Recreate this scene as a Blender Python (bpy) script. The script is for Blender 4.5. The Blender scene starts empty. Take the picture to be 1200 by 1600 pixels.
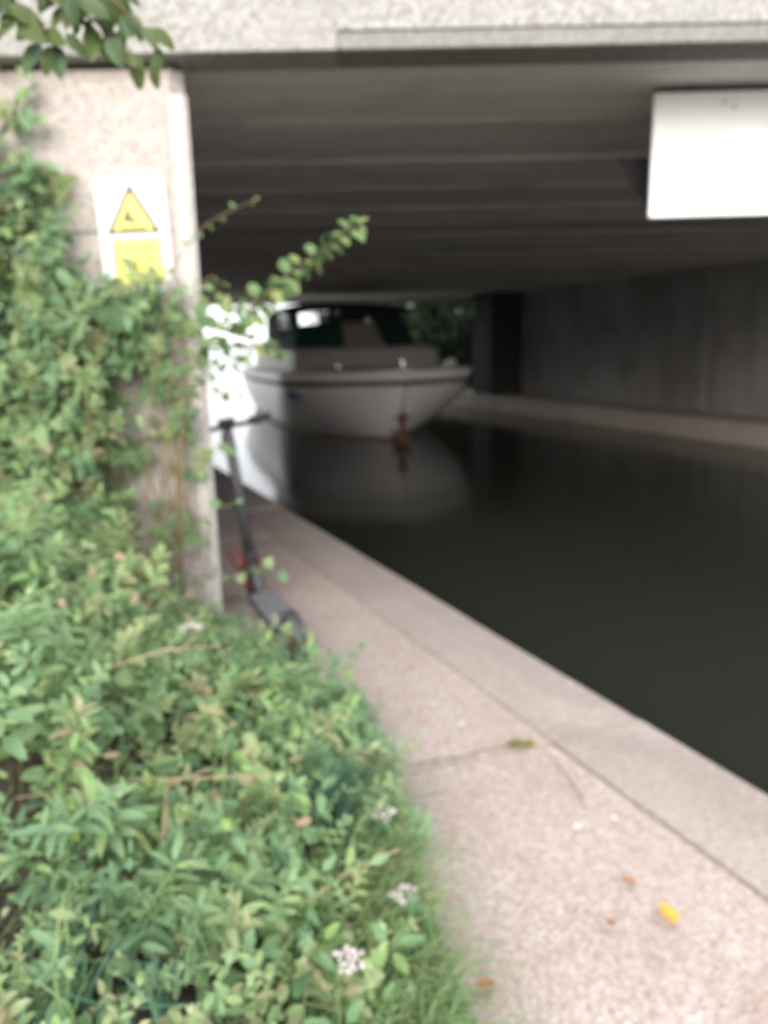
import bpy, math, random
import numpy as np
from mathutils import Vector, Matrix, noise as mnoise

random.seed(7); rng = np.random.default_rng(7)
sc = bpy.context.scene
col = sc.collection
R = math.radians

# ------------------------------------------------------------------ camera
cam_d = bpy.data.cameras.new('camera')
cam = bpy.data.objects.new('camera', cam_d); col.objects.link(cam)
cam_d.sensor_fit = 'HORIZONTAL'; cam_d.sensor_width = 24; cam_d.lens = 24
cam_d.clip_start = 0.05; cam_d.clip_end = 2000
PITCH = math.atan(270 / 1200); ROLL = 0.02
cam.matrix_world = Matrix.Translation((0, 0, 1.5)) @ Matrix.Rotation(math.pi / 2 - PITCH, 4, 'X') @ Matrix.Rotation(-ROLL, 4, 'Z')
cam_d.dof.use_dof = True                    # the photograph is focused far too near
cam_d.dof.focus_distance = 0.5
cam_d.dof.aperture_fstop = 4.0
sc.camera = cam

# ------------------------------------------------------------------ world, sun, exposure
SUN_EL, SUN_ROT = R(25), R(188)
w = bpy.data.worlds.new('World'); sc.world = w; w.use_nodes = True
nt = w.node_tree
sky = nt.nodes.new('ShaderNodeTexSky'); sky.sky_type = 'NISHITA'; sky.sun_disc = False
sky.sun_elevation = SUN_EL; sky.sun_rotation = SUN_ROT
sky.air_density = 1.0; sky.dust_density = 6.0; sky.ozone_density = 0.6
bg = nt.nodes['Background']; bg.inputs['Strength'].default_value = 0.13
# high thin overcast: a soft, uneven white layer over the clear sky
cn_t = nt.nodes.new('ShaderNodeTexNoise'); cn_t.inputs['Scale'].default_value = 2.2; cn_t.inputs['Detail'].default_value = 5
cn_r = nt.nodes.new('ShaderNodeValToRGB'); cn_r.color_ramp.elements[0].color = (6.2, 6.4, 6.7, 1); cn_r.color_ramp.elements[1].color = (8.2, 8.2, 8.2, 1)
cn_m = nt.nodes.new('ShaderNodeMix'); cn_m.data_type = 'RGBA'; cn_m.inputs[0].default_value = .85
nt.links.new(cn_t.outputs['Fac'], cn_r.inputs[0]); nt.links.new(sky.outputs[0], cn_m.inputs[6]); nt.links.new(cn_r.outputs[0], cn_m.inputs[7])
nt.links.new(cn_m.outputs[2], bg.inputs['Color'])
sun_d = bpy.data.lights.new('sun', 'SUN'); sun_d.energy = 1.35; sun_d.angle = R(40); sun_d.color = (1, .965, .92)
sun = bpy.data.objects.new('sun', sun_d); col.objects.link(sun)
sdir = Vector((math.sin(SUN_ROT) * math.cos(SUN_EL), math.cos(SUN_ROT) * math.cos(SUN_EL), math.sin(SUN_EL)))
sun.rotation_euler = sdir.to_track_quat('Z', 'Y').to_euler()
vs = sc.view_settings
vs.view_transform = 'Standard'; vs.look = 'None'; vs.gamma = 1; vs.exposure = 1.45
sc.cycles.use_denoising = True
sc.cycles.max_bounces = 10; sc.cycles.diffuse_bounces = 8

# ------------------------------------------------------------------ helpers
def tag(o, label=None, cat=None, group=None, kind=None):
    if label: o['label'] = label
    if cat: o['category'] = cat
    if group: o['group'] = group
    if kind: o['kind'] = kind
    return o

def empty(name, loc=(0, 0, 0), rz=0.0, **k):
    o = bpy.data.objects.new(name, None); col.objects.link(o)
    o.location = loc; o.rotation_euler = (0, 0, rz); o.empty_display_size = .1
    return tag(o, **k)

def link(name, me, parent=None, mat=None):
    if mat and not me.materials: me.materials.append(mat)
    o = bpy.data.objects.new(name, me); col.objects.link(o)
    if parent: o.parent = parent
    return o

class MB:
    def __init__(s): s.v = []; s.f = []
    def add(s, v, f):
        n = len(s.v); s.v += [tuple(p) for p in v]; s.f += [tuple(i + n for i in q) for q in f]; return s
    def box(s, c, d, rot=None, bev=0.0):
        hx, hy, hz = d[0] / 2, d[1] / 2, d[2] / 2
        m = rot if rot else Matrix.Identity(3)
        c = Vector(c)
        if bev <= 0:
            p = [(x, y, z) for z in (-hz, hz) for y in (-hy, hy) for x in (-hx, hx)]
            f = [(0, 2, 3, 1), (4, 5, 7, 6), (0, 1, 5, 4), (2, 6, 7, 3), (0, 4, 6, 2), (1, 3, 7, 5)]
        else:   # chamfered top and bottom rim
            b = bev
            def ring(z, e): return [(-hx + e, -hy + e, z), (hx - e, -hy + e, z), (hx - e, hy - e, z), (-hx + e, hy - e, z)]
            p = ring(-hz, b) + ring(-hz + b, 0) + ring(hz - b, 0) + ring(hz, b)
            f = [(3, 2, 1, 0), (12, 13, 14, 15)]
            for k in range(3):
                for i in range(4):
                    j = (i + 1) % 4; f.append((k * 4 + i, k * 4 + j, k * 4 + 4 + j, k * 4 + 4 + i))
        return s.add([c + m @ Vector(q) for q in p], f)
    def tube(s, pts, r, n=8, cap=True):
        pts = [Vector(p) for p in pts]
        rs = list(r) if hasattr(r, '__len__') else [r] * len(pts)
        v = []; f = []
        for i, p in enumerate(pts):
            t = (pts[min(i + 1, len(pts) - 1)] - pts[max(i - 1, 0)]).normalized()
            a = Vector((0, 0, 1)) if abs(t.z) < .9 else Vector((1, 0, 0))
            x = t.cross(a).normalized(); y = t.cross(x)
            for k in range(n):
                an = 2 * math.pi * k / n
                v.append(p + (x * math.cos(an) + y * math.sin(an)) * rs[i])
        for i in range(len(pts) - 1):
            for k in range(n):
                k2 = (k + 1) % n
                f.append((i * n + k, i * n + k2, (i + 1) * n + k2, (i + 1) * n + k))
        if cap: f += [tuple(range(n)), tuple(range((len(pts) - 1) * n, len(pts) * n))[::-1]]
        return s.add(v, f)
    def lathe(s, prof, c, axis, n=20):          # closed profile of (radius, offset along axis)
        ax = Vector(axis).normalized(); a = Vector((0, 0, 1)) if abs(ax.z) < .9 else Vector((1, 0, 0))
        x = ax.cross(a).normalized(); y = ax.cross(x); c = Vector(c); m = len(prof)
        v = [c + ax * h + (x * math.cos(2 * math.pi * k / n) + y * math.sin(2 * math.pi * k / n)) * r for k in range(n) for r, h in prof]
        f = [(k * m + i, k * m + (i + 1) % m, ((k + 1) % n) * m + (i + 1) % m, ((k + 1) % n) * m + i) for k in range(n) for i in range(m)]
        return s.add(v, f)
    def prism(s, poly, z0, z1):                 # polygon in xy between two heights
        n = len(poly)
        v = [(x, y, z0) for x, y in poly] + [(x, y, z1) for x, y in poly]
        f = [tuple(range(n))[::-1], tuple(range(n, 2 * n))] + [(i, (i + 1) % n, n + (i + 1) % n, n + i) for i in range(n)]
        return s.add(v, f)
    def prism_y(s, poly, y0, y1):               # polygon in xz between two depths
        n = len(poly)
        v = [(x, y0, z) for x, z in poly] + [(x, y1, z) for x, z in poly]
        f = [tuple(range(n)), tuple(range(n, 2 * n))[::-1]] + [(i, n + i, n + (i + 1) % n, (i + 1) % n) for i in range(n)]
        return s.add(v, f)
    def mesh(s, name, mat=None, smooth=False):
        me = bpy.data.meshes.new(name); me.from_pydata(s.v, [], s.f); me.update()
        import bmesh
        b = bmesh.new(); b.from_mesh(me); bmesh.ops.recalc_face_normals(b, faces=b.faces); b.to_mesh(me); b.free()
        if mat: me.materials.append(mat)
        if smooth: me.polygons.foreach_set('use_smooth', [True] * len(me.polygons))
        return me
    def build(s, name, mat, parent=None, smooth=False):
        return link(name, s.mesh(name, mat, smooth), parent)

# ------------------------------------------------------------------ materials
def base_mat(name):
    m = bpy.data.materials.new(name); m.use_nodes = True
    n = m.node_tree; b = n.nodes['Principled BSDF']
    return m, n, b

def N(n, t, **k):
    nd = n.nodes.new(t)
    for a, v in k.items(): setattr(nd, a, v)
    return nd

def ramp(n, fac, stops, interp='LINEAR'):
    r = N(n, 'ShaderNodeValToRGB'); r.color_ramp.interpolation = interp
    e = r.color_ramp.elements
    while len(e) > len(stops): e.remove(e[-1])
    while len(e) < len(stops): e.new(1)
    for q, (p, c) in zip(e, stops): q.position = p; q.color = (*c, 1)
    n.links.new(fac, r.inputs[0]); return r.outputs[0]

def mixc(n, fac, a, b, mode='MIX'):
    x = N(n, 'ShaderNodeMix', data_type='RGBA', blend_type=mode)
    for s, v in ((x.inputs[0], fac), (x.inputs[6], a), (x.inputs[7], b)):
        if hasattr(v, 'is_linked') or hasattr(v, 'links'): n.links.new(v, s)
        elif isinstance(v, (int, float)): s.default_value = v
        else: s.default_value = (*v, 1)
    return x.outputs[2]

def tex(n, kind, scale, coord='Object', detail=4, vec_scale=None, feature=None):
    tc = N(n, 'ShaderNodeTexCoord'); out = tc.outputs[coord]
    if coord == 'World':
        pass
    if vec_scale:
        mp = N(n, 'ShaderNodeMapping'); mp.inputs['Scale'].default_value = vec_scale
        n.links.new(out, mp.inputs[0]); out = mp.outputs[0]
    if kind == 'noise':
        t = N(n, 'ShaderNodeTexNoise'); t.inputs['Scale'].default_value = scale; t.inputs['Detail'].default_value = detail
        n.links.new(out, t.inputs['Vector']); return t.outputs['Fac']
    t = N(n, 'ShaderNodeTexVoronoi'); t.inputs['Scale'].default_value = scale
    if feature: t.feature = feature
    n.links.new(out, t.inputs['Vector']); return t

def plain(name, c, rough=.6, metal=0, var=.12, scale=6, bump=0.0, bscale=60, spec=.5):
    m, n, b = base_mat(name)
    b.inputs['Roughness'].default_value = rough; b.inputs['Metallic'].default_value = metal
    b.inputs['Specular IOR Level'].default_value = spec
    f = tex(n, 'noise', scale)
    lo = tuple(x * (1 - var) for x in c); hi = tuple(min(1, x * (1 + var)) for x in c)
    n.links.new(ramp(n, f, [(.3, lo), (.7, hi)]), b.inputs['Base Color'])
    if bump:
        bp = N(n, 'ShaderNodeBump'); bp.inputs['Strength'].default_value = bump; bp.inputs['Distance'].default_value = .01
        n.links.new(tex(n, 'noise', bscale), bp.inputs['Height']); n.links.new(bp.outputs[0], b.inputs['Normal'])
    return m

def concrete(name, c1, c2, peb=None, peb_scale=70, peb_amt=.5, streak=None, stain=(.12, .1, .08), stain_amt=.35, bump=.5, objvar=0.0, big=.8, streak_scale=(1, 1, .06)):
    """weathered concrete: large tone patches, exposed pebbles, fine grain, streaks"""
    m, n, b = base_mat(name)
    b.inputs['Roughness'].default_value = .9; b.inputs['Specular IOR Level'].default_value = .25
    c = ramp(n, tex(n, 'noise', big, detail=6), [(.32, c1), (.68, c2)])
    g = tex(n, 'noise', 45, detail=5)
    c = mixc(n, .55, c, ramp(n, g, [(.3, (.55, .55, .55)), (.7, (1.25, 1.25, 1.25))]), 'MULTIPLY')
    h = g
    if peb:
        v = tex(n, 'voronoi', peb_scale)
        cc = ramp(n, v.outputs['Color'], [(.1, peb[0]), (.45, peb[1]), (.9, peb[2])])
        mask = ramp(n, tex(n, 'noise', 3, detail=3), [(.3, (peb_amt * .4,) * 3), (.7, (peb_amt,) * 3)])
        c = mixc(n, mask, c, cc)
        h = v.outputs['Distance']
    st = ramp(n, tex(n, 'noise', 1.7, detail=8), [(.52, (0, 0, 0)), (.75, (stain_amt,) * 3)])
    c = mixc(n, st, c, stain)
    if streak:
        s = ramp(n, tex(n, 'noise', 5, detail=5, vec_scale=streak_scale), [(.45, (0, 0, 0)), (.7, (.6, .6, .6))])
        c = mixc(n, s, c, streak)
    if objvar:
        oi = N(n, 'ShaderNodeObjectInfo')
        c = mixc(n, 1.0, c, ramp(n, oi.outputs['Random'], [(0, (1 - objvar, 1 - objvar * 1.05, 1 - objvar * 1.1)), (1, (1 + objvar,) * 3)]), 'MULTIPLY')
    n.links.new(c, b.inputs['Base Color'])
    bp = N(n, 'ShaderNodeBump'); bp.inputs['Strength'].default_value = bump; bp.inputs['Distance'].default_value = .006
    n.links.new(h, bp.inputs['Height']); n.links.new(bp.outputs[0], b.inputs['Normal'])
    return m

def leafmat(name, stops, trans=.3, rough=.5, spread=.6):
    m, n, b = base_mat(name)
    b.inputs['Roughness'].default_value = rough; b.inputs['Specular IOR Level'].default_value = .35
    g = N(n, 'ShaderNodeNewGeometry'); oi = N(n, 'ShaderNodeObjectInfo')
    a = N(n, 'ShaderNodeMath', operation='ADD'); n.links.new(g.outputs['Random Per Island'], a.inputs[0]); n.links.new(oi.outputs['Random'], a.inputs[1])
    at = N(n, 'ShaderNodeAttribute', attribute_name='tint')
    hf = N(n, 'ShaderNodeMath', operation='MULTIPLY_ADD'); hf.inputs[1].default_value = spread
    n.links.new(a.outputs[0], hf.inputs[0]); n.links.new(at.outputs['Fac'], hf.inputs[2])
    fr = N(n, 'ShaderNodeMath', operation='PINGPONG'); fr.inputs[1].default_value = 1.0; n.links.new(hf.outputs[0], fr.inputs[0])
    c = ramp(n, fr.outputs[0], stops)
    pv = ramp(n, tex(n, 'noise', 30, detail=3), [(.3, (.8, .8, .8)), (.7, (1.15, 1.15, 1.1))])
    c = mixc(n, .7, c, pv, 'MULTIPLY')
    n.links.new(c, b.inputs['Base Color'])
    t = N(n, 'ShaderNodeBsdfTranslucent'); n.links.new(c, t.inputs['Color'])
    mx = N(n, 'ShaderNodeMixShader'); mx.inputs[0].default_value = trans
    out = n.nodes['Material Output']
    n.links.new(b.outputs[0], mx.inputs[1]); n.links.new(t.outputs[0], mx.inputs[2]); n.links.new(mx.outputs[0], out.inputs['Surface'])
    return m

PEB = ((.30, .24, .19), (.50, .45, .41), (.72, .70, .67))
M = {}
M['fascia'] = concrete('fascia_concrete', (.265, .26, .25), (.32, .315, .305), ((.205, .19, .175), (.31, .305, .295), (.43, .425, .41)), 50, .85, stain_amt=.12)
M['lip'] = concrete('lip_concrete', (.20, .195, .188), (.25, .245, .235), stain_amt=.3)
M['pier'] = concrete('pier_concrete', (.36, .32, .30), (.44, .405, .385), ((.30, .23, .19), (.44, .40, .375), (.58, .555, .54)), 60, .6, stain_amt=.3, stain=(.2, .16, .12))
M['pier_edge_lit'] = concrete('lit_edge_concrete', (.48, .45, .43), (.55, .52, .50), stain_amt=.15, stain=(.3, .22, .16))
M['soffit'] = concrete('soffit_concrete', (.60, .59, .58), (.70, .69, .68), streak=(.42, .385, .375), streak_scale=(.05, 1, 1), stain_amt=.3, objvar=.2, bump=.25)
M['wall'] = concrete('abutment_concrete', (.23, .225, .225), (.30, .295, .295), streak=(.14, .135, .135), stain_amt=.5, objvar=.12)
M['ledge'] = concrete('ledge_concrete', (.34, .30, .265), (.42, .375, .33), stain_amt=.3)
M['path'] = concrete('path_concrete', (.35, .272, .247), (.425, .345, .315), ((.285, .22, .185), (.41, .35, .318), (.58, .55, .525)), 80, .65, stain=(.28, .2, .165), stain_amt=.4, big=1.1)
M['coping'] = concrete('coping_concrete', (.31, .257, .235), (.385, .33, .305), ((.265, .222, .20), (.36, .312, .29), (.48, .45, .43)), 95, .4, stain=(.24, .2, .175), stain_amt=.45, big=1.4)
M['joint'] = plain('joint_dirt', (.06, .05, .04), .95)
M['crack'] = plain('crack_dirt', (.15, .125, .105), .95)
M['soil'] = plain('soil', (.07, .055, .04), .95, var=.4, scale=12, bump=.8, bscale=40)
M['bank'] = plain('bank_grass', (.06, .09, .03), .95, var=.4, scale=2, bump=.8, bscale=20)
M['white_paint'] = plain('white_board_paint', (.84, .85, .86), .45, var=.03, scale=3)
M['sign_white'] = plain('sign_white', (.70, .71, .71), .4, var=.02)
M['sign_yellow'] = plain('sign_yellow', (.72, .66, .15), .45, var=.06, scale=20)
M['black'] = plain('black_print', (.03, .03, .03), .5)
M['dark_steel'] = plain('dark_steel', (.022, .02, .024), .6, var=.2)
M['bolt'] = plain('galvanised_bolt', (.35, .35, .36), .45, .7)
M['gel'] = plain('boat_gelcoat', (.82, .79, .79), .28, var=.06, scale=1.5)
M['deck'] = plain('boat_deck', (.56, .53, .49), .6, var=.06)
M['trunk'] = plain('boat_cabin_cream', (.50, .46, .42), .5, var=.06)
M['strake'] = plain('rubber_strake', (.05, .05, .06), .6)
M['boot'] = plain('waterline_scum', (.33, .25, .16), .7, var=.3, scale=5)
M['green_canvas'] = plain('green_canvas', (.012, .065, .062), .85, var=.15, scale=8, bump=.3)
M['dark_canvas'] = plain('dark_canvas', (.014, .018, .022), .85, var=.2, scale=8, bump=.3)
M['beige_canvas'] = plain('beige_canvas', (.38, .345, .30), .85, var=.1, scale=8, bump=.3)
M['steel'] = plain('stainless_steel', (.7, .7, .72), .2, 1, var=.03)
M['rust'] = plain('rusty_iron', (.14, .06, .035), .9, var=.4, scale=20, bump=.5)
M['blue'] = plain('blue_decal', (.03, .20, .42), .5)
M['vinyl'] = plain('white_vinyl', (.8, .82, .86), .35)
M['scoot_grey'] = plain('scooter_grip_tape', (.16, .16, .17), .85, var=.12, scale=40)
M['scoot_body'] = plain('scooter_grey_paint', (.055, .058, .066), .45, var=.1)
M['rubber'] = plain('black_rubber', (.022, .022, .024), .75, var=.2)
M['tyre'] = plain('dusty_tyre', (.055, .053, .058), .85, var=.25, scale=20)
M['red'] = plain('red_plastic', (.30, .03, .03), .45, var=.08)
M['rim'] = plain('dark_rim', (.05, .05, .055), .45, .4)
M['bark'] = plain('bark', (.10, .075, .055), .95, var=.4, scale=10, bump=.8, bscale=25)
M['dry'] = plain('dry_stalk', (.30, .23, .15), .85, var=.25, scale=20)
M['stem'] = plain('green_stem', (.12, .13, .05), .7, var=.3, scale=10)
M['red_stem'] = plain('bramble_stem', (.17, .12, .06), .7, var=.3, scale=10)
M['orange_leaf'] = plain('orange_fallen_leaf', (.62, .30, .05), .6, var=.25, scale=25)
M['brown_leaf'] = plain('brown_fallen_leaf', (.30, .15, .07), .7, var=.25, scale=25)
M['litter'] = plain('pale_litter', (.58, .57, .55), .6)
M['flower'] = plain('white_flower', (.46, .43, .40), .8, var=.15, scale=30)
M['moss'] = plain('moss', (.16, .15, .04), .95, var=.4, scale=30)
M['leaf_mass'] = leafmat('undergrowth_leaf', [(0, (.065, .14, .075)), (.3, (.12, .22, .115)), (.55, (.18, .30, .16)), (.8, (.26, .375, .16)), (.96, (.34, .39, .21)), (1, (.40, .32, .21))], spread=.32)
M['leaf_nettle'] = leafmat('nettle_leaf', [(0, (.10, .21, .11)), (.5, (.165, .30, .15)), (.85, (.25, .40, .13)), (1, (.32, .44, .14))])
M['leaf_bramble'] = leafmat('bramble_leaf', [(0, (.09, .18, .08)), (.6, (.17, .28, .12)), (.9, (.26, .33, .13)), (1, (.36, .26, .13))])
M['leaf_vine'] = leafmat('vine_leaf', [(0, (.09, .18, .09)), (.6, (.16, .29, .15)), (.9, (.23, .35, .16)), (1, (.34, .34, .15))])
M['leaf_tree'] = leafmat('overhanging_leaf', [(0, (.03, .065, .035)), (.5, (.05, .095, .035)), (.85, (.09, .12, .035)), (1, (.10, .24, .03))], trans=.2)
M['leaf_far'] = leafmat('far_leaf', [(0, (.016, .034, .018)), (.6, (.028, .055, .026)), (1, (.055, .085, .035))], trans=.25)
M['grass'] = leafmat('grass_blade', [(0, (.11, .22, .09)), (.5, (.18, .32, .13)), (.85, (.28, .36, .17)), (1, (.46, .40, .26))])
M['strap'] = leafmat('strap_leaf', [(0, (.07, .16, .12)), (1, (.12, .23, .16))])

# water: dark, murky, nearly still
m, n, b = base_mat('canal_water'); M['water'] = m
b.inputs['Base Color'].default_value = (.021, .024, .019, 1); b.inputs['Roughness'].default_value = .11; b.inputs['IOR'].default_value = 1.33
bp = N(n, 'ShaderNodeBump'); bp.inputs['Strength'].default_value = .2; bp.inputs['Distance'].default_value = .014
n.links.new(tex(n, 'noise', 3.5, detail=3), bp.inputs['Height']); n.links.new(bp.outputs[0], b.inputs['Normal'])
# clear plastic window of the boat canopy
m, n, b = base_mat('clear_plastic'); M['clear'] = m
b.inputs['Base Color'].default_value = (.75, .82, .88, 1); b.inputs['Roughness'].default_value = .08; b.inputs['Alpha'].default_value = .3

# ------------------------------------------------------------------ setting: water, banks, path
WZ = -0.30
U = Vector((-math.sin(R(25)), math.cos(R(25)), 0))         # along the canal, away from the camera
NL = Vector((-math.cos(R(25)), -math.sin(R(25)), 0))       # to the left, away from the water
E0 = Vector((.63, 3.65, 0))                                # a point of the quay edge
def PT(s, d, z=0.0): p = E0 + U * s + NL * d; return (p.x, p.y, z)

tag(MB().add([(-300, -200, WZ), (300, -200, WZ), (300, 500, WZ), (-300, 500, WZ)], [(0, 1, 2, 3)]).build('water', M['water']), kind='structure')

# soil bed of the left bank (a closed wedge left of the quay edge) and the ground behind
a = PT(-60, .45, -.06); c = PT(160, .45, -.06)
g = MB().prism([a[:2], c[:2], (-400, c[1]), (-400, a[1])], WZ - 1, -.06)
M['verge'] = plain('trodden_verge', (.22, .20, .13), .95, var=.3, scale=3, bump=.5, bscale=25)
tag(g.build('ground', M['verge']), kind='structure')

path = tag(empty('path', PT(0, 0, 0)), kind='structure')
def slab(name, s0, s1, d0, d1, mat, parent, top=0.0, thick=.2, gap=.006, skew=0.0, bev=.008):
    s0 += gap; s1 -= gap; d0 += gap; d1 -= gap
    mb = MB()
    ns = max(1, int((s1 - s0) / .25)); nd = max(1, int((d1 - d0) / .2))
    # gently uneven top, chamfered rim
    v = []; f = []
    for i in range(ns + 1):
        for j in range(nd + 1):
            s = s0 + (s1 - s0) * i / ns; d = d0 + (d1 - d0) * j / nd
            sk = skew * (d - d0)
            p = PT(s + sk, d, 0)
            edge = i in (0, ns) or j in (0, nd)
            z = top + .004 * mnoise.noise(Vector((p[0] * 1.5, p[1] * 1.5, 3))) - (bev if edge else 0)
            v.append((p[0] - path.location.x, p[1] - path.location.y, z))
    W = nd + 1
    for i in range(ns):
        for j in range(nd):
            f.append((i * W + j, i * W + j + 1, (i + 1) * W + j + 1, (i + 1) * W + j))
    rim = [j for j in range(W)] + [i * W + nd for i in range(1, ns + 1)] + [ns * W + j for j in range(nd - 1, -1, -1)] + [i * W for i in range(ns - 1, 0, -1)]
    k = len(v)
    v += [(v[i][0], v[i][1], top - thick) for i in rim]
    for q in range(len(rim)):
        q2 = (q + 1) % len(rim); f.append((rim[q], rim[q2], k + q2, k + q))
    return mb.add(v, f).build(name, mat, parent)
# transverse joint where the weeds grow, about s=-.87 along the quay
SJ = -.885
cuts = [-30, -15, -8, SJ - 3.4, SJ, SJ + 3.6, SJ + 7.4, SJ + 11.4, SJ + 20, 60]
for i in range(len(cuts) - 1):
    slab('slab', cuts[i], cuts[i + 1], .42, 2.6, M['path'], path, top=-.004 + .006 * ((i * 7) % 3 - 1), skew=.096, gap=.005)
ccuts = [-30, -14, -6, SJ - .02, SJ + 4.6, SJ + 9.2, SJ + 14, SJ + 24, 60]
for i in range(len(ccuts) - 1):
    slab('coping', ccuts[i], ccuts[i + 1], 0, .42, M['coping'], path, top=.006 * ((i * 5) % 3 - 1) + .004, thick=.22, bev=.012)
q0 = PT(-30, .05); q1 = PT(60, .05); q2 = PT(60, .5); q3 = PT(-30, .5)
L0 = path.location
MB().prism([(q[0] - L0.x, q[1] - L0.y) for q in (q0, q1, q2, q3)], WZ - 1, -.215).build('quay_wall', M['ledge'], path)
q0 = PT(-30, .41); q1 = PT(60, .41); q2 = PT(60, 2.55); q3 = PT(-30, 2.55)
MB().prism([(q[0] - L0.x, q[1] - L0.y) for q in (q0, q1, q2, q3)], -.21, -.055).build('joint_filling', M['joint'], path)
def ribbon(name, pts, wd, mat, parent, z=.004):
    v = []; f = []
    for i, p in enumerate(pts):
        p = Vector((p[0], p[1], 0)); t = Vector(pts[min(i + 1, len(pts) - 1)]) - Vector(pts[max(i - 1, 0)])
        nn = Vector((-t[1], t[0], 0)).normalized(); ww = wd * (.35 + .65 * math.sin(math.pi * (i + .4) / len(pts))) * random.uniform(.7, 1.3)
        for sg in (-1, 1):
            q = p + nn * ww * sg; v.append((q.x - L0.x, q.y - L0.y, z))
    for i in range(len(pts) - 1): f.append((2 * i, 2 * i + 1, 2 * i + 3, 2 * i + 2))
    return MB().add(v, f).build(name, mat, parent)
def wander(p, q, k, amp):
    return [(p[0] + (q[0] - p[0]) * i / k + random.uniform(-amp, amp), p[1] + (q[1] - p[1]) * i / k + random.uniform(-amp, amp)) for i in range(k + 1)]
ribbon('crack', wander((.56, 2.60), (.61, 2.48), 5, .006)[:-1] + wander((.61, 2.48), (.635, 2.2), 7, .008), .0035, M['crack'], path, .008)

ribbon('joint_crack', wander((.06, 2.475), (.50, 2.625), 14, .006), .006, M['crack'], path, .009)

# right-hand ledge under the bridge and the bank beyond it
RD = Vector((-math.sin(R(24)), math.cos(R(24)), 0)); RN = Vector((math.cos(R(24)), math.sin(R(24)), 0))
RB = Vector((6.6, 13.2, 0))                                 # foot of the right abutment wall
def RP(s, d): p = RB + RD * s + RN * d; return (p.x, p.y)
tag(MB().prism([RP(-40, -.95), RP(14, -.95), RP(14, .4), RP(-40, .4)], WZ - 1, .06).build('ledge', M['ledge']), kind='structure')
e = RP(14.0, -.9)
tag(MB().prism([RP(7.6, .35), RP(13.9, .35), RP(13.9, -1.2), (e[0] - 1, e[1] + 30), (e[0] - 30, e[1] + 260), (400, e[1] + 260), (400, RP(7.6, .35)[1])], WZ - 1, .02).build('bank', M['bank']), kind='structure')
tag(MB().prism([(-300, 330), (60, 250), (60, 500), (-300, 500)], WZ - 1, .6).build('far_bank', M['bank']), kind='structure')

# ------------------------------------------------------------------ bridge
bridge = empty('bridge', (0, 3.8, 0), label='low grey concrete bridge of side-by-side beams spanning the canal', cat='bridge')
BL = Vector(bridge.location)
def bpart(mb, name, mat, parent=None, smooth=False):
    if parent is None: mb.v = [(x, y - 3.8, z) for x, y, z in mb.v]
    else: mb.v = [(x, y - 3.8, z) for x, y, z in mb.v]
    return mb.build(name, mat, parent or bridge, smooth)
fa = MB().box((-5.1, 3.93, 3.4), (9.86, .26, 1.27), bev=.005)
bpart(fa, 'fascia_panel', M['fascia'])
fa = MB().box((5.918, 3.93, 3.4385), (12.172, .26, 1.193), bev=.005)
fp = bpart(fa, 'fascia_panel', M['fascia'])
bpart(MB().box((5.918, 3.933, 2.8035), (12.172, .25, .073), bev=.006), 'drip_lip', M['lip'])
bpart(MB().box((.9, 3.95, 4.09), (22.2, .42, .1), bev=.015), 'parapet_coping', M['fascia'])
NBE = 18
def zs(Y): return 2.79 - .012 * (Y - 3.9)
y = 4.065
for i in range(NBE):
    wdt = .96
    z0 = zs(y + .5) + random.uniform(-.006, .006)
    # beam with chamfered lower arrises, spanning from bank to bank
    pr = [(y, z0 + .012), (y + .012, z0), (y + wdt - .018, z0), (y + wdt - .006, z0 + .012), (y + wdt - .006, z0 + .4), (y, z0 + .4)]
    mb = MB(); X0, X1 = -9.5, 12.5
    v = [(X0, a_, b_) for a_, b_ in pr] + [(X1, a_ , b_) for a_, b_ in pr]
    k = len(pr)
    mb.add(v, [tuple(range(k)), tuple(range(k, 2 * k))[::-1]] + [(j, (j + 1) % k, k + (j + 1) % k, k + j) for j in range(k)])
    bpart(mb, 'soffit_beam', M['soffit'])
    y += wdt
YF = y
mb = MB(); mb.prism([(-9.5, 4.062), (12.5, 4.062), (12.5, YF), (-9.5, YF)], 3.2, 3.45); bpart(mb, 'deck_slab', M['soffit'])
bpart(MB().box((.9, YF + .14, 3.1), (22.2, .26, 1.25), bev=.012), 'far_fascia', M['fascia'])
# left abutment: front face square to the view, inner face along the towpath
PX = -.88
inner = Vector((PX, 3.9, 0)) + U * 13
ab = MB().prism([(-9, 3.9), (PX - .075, 3.9), (PX - .075 + .001, 3.9), (PX - .02, 3.96), (inner.x, inner.y), (-9, inner.y)], -.3, 2.735)
lw = bpart(ab, 'left_abutment', M['pier'])
# bull-nosed arris up its corner, caught light painted in as a paler tone, cut back at the top
ed = MB()
A0 = Vector((PX - .075, 3.896)); 
prof = [(PX - .078, 3.94), (PX - .078, 3.886), (PX - .02, 3.882), (PX + .004, 3.905), (PX - .012, 3.985)]
ed.prism(prof, -.05, 2.62)
pe = bpart(ed, 'corner_arris', M['pier_edge_lit'], lw)
# shutter-board lift lines on the front face
for z_ in (1.02, 2.03):
    bpart(MB().box((-4.98, 3.8975, z_), (8.0, .008, .012)), 'lift_line', M['lip'], lw)
# right abutment: cast panels between narrow recessed joints
rw = bpart(MB().prism([RP(-16, .12), RP(7.4, .12), RP(7.4, 1.2), RP(-16, 1.2)], -.2, 2.68), 'right_abutment', M['joint'])
s = -16
while s < 7.3:
    s1 = min(s + 1.95, 7.4)
    MBp = MB().prism([RP(s + .012, 0), RP(s1 - .012, 0), RP(s1 - .012, .13), RP(s + .012, .13)], -.1, 2.66)
    bpart(MBp, 'wall_panel', M['wall'], rw); s = s1

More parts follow.
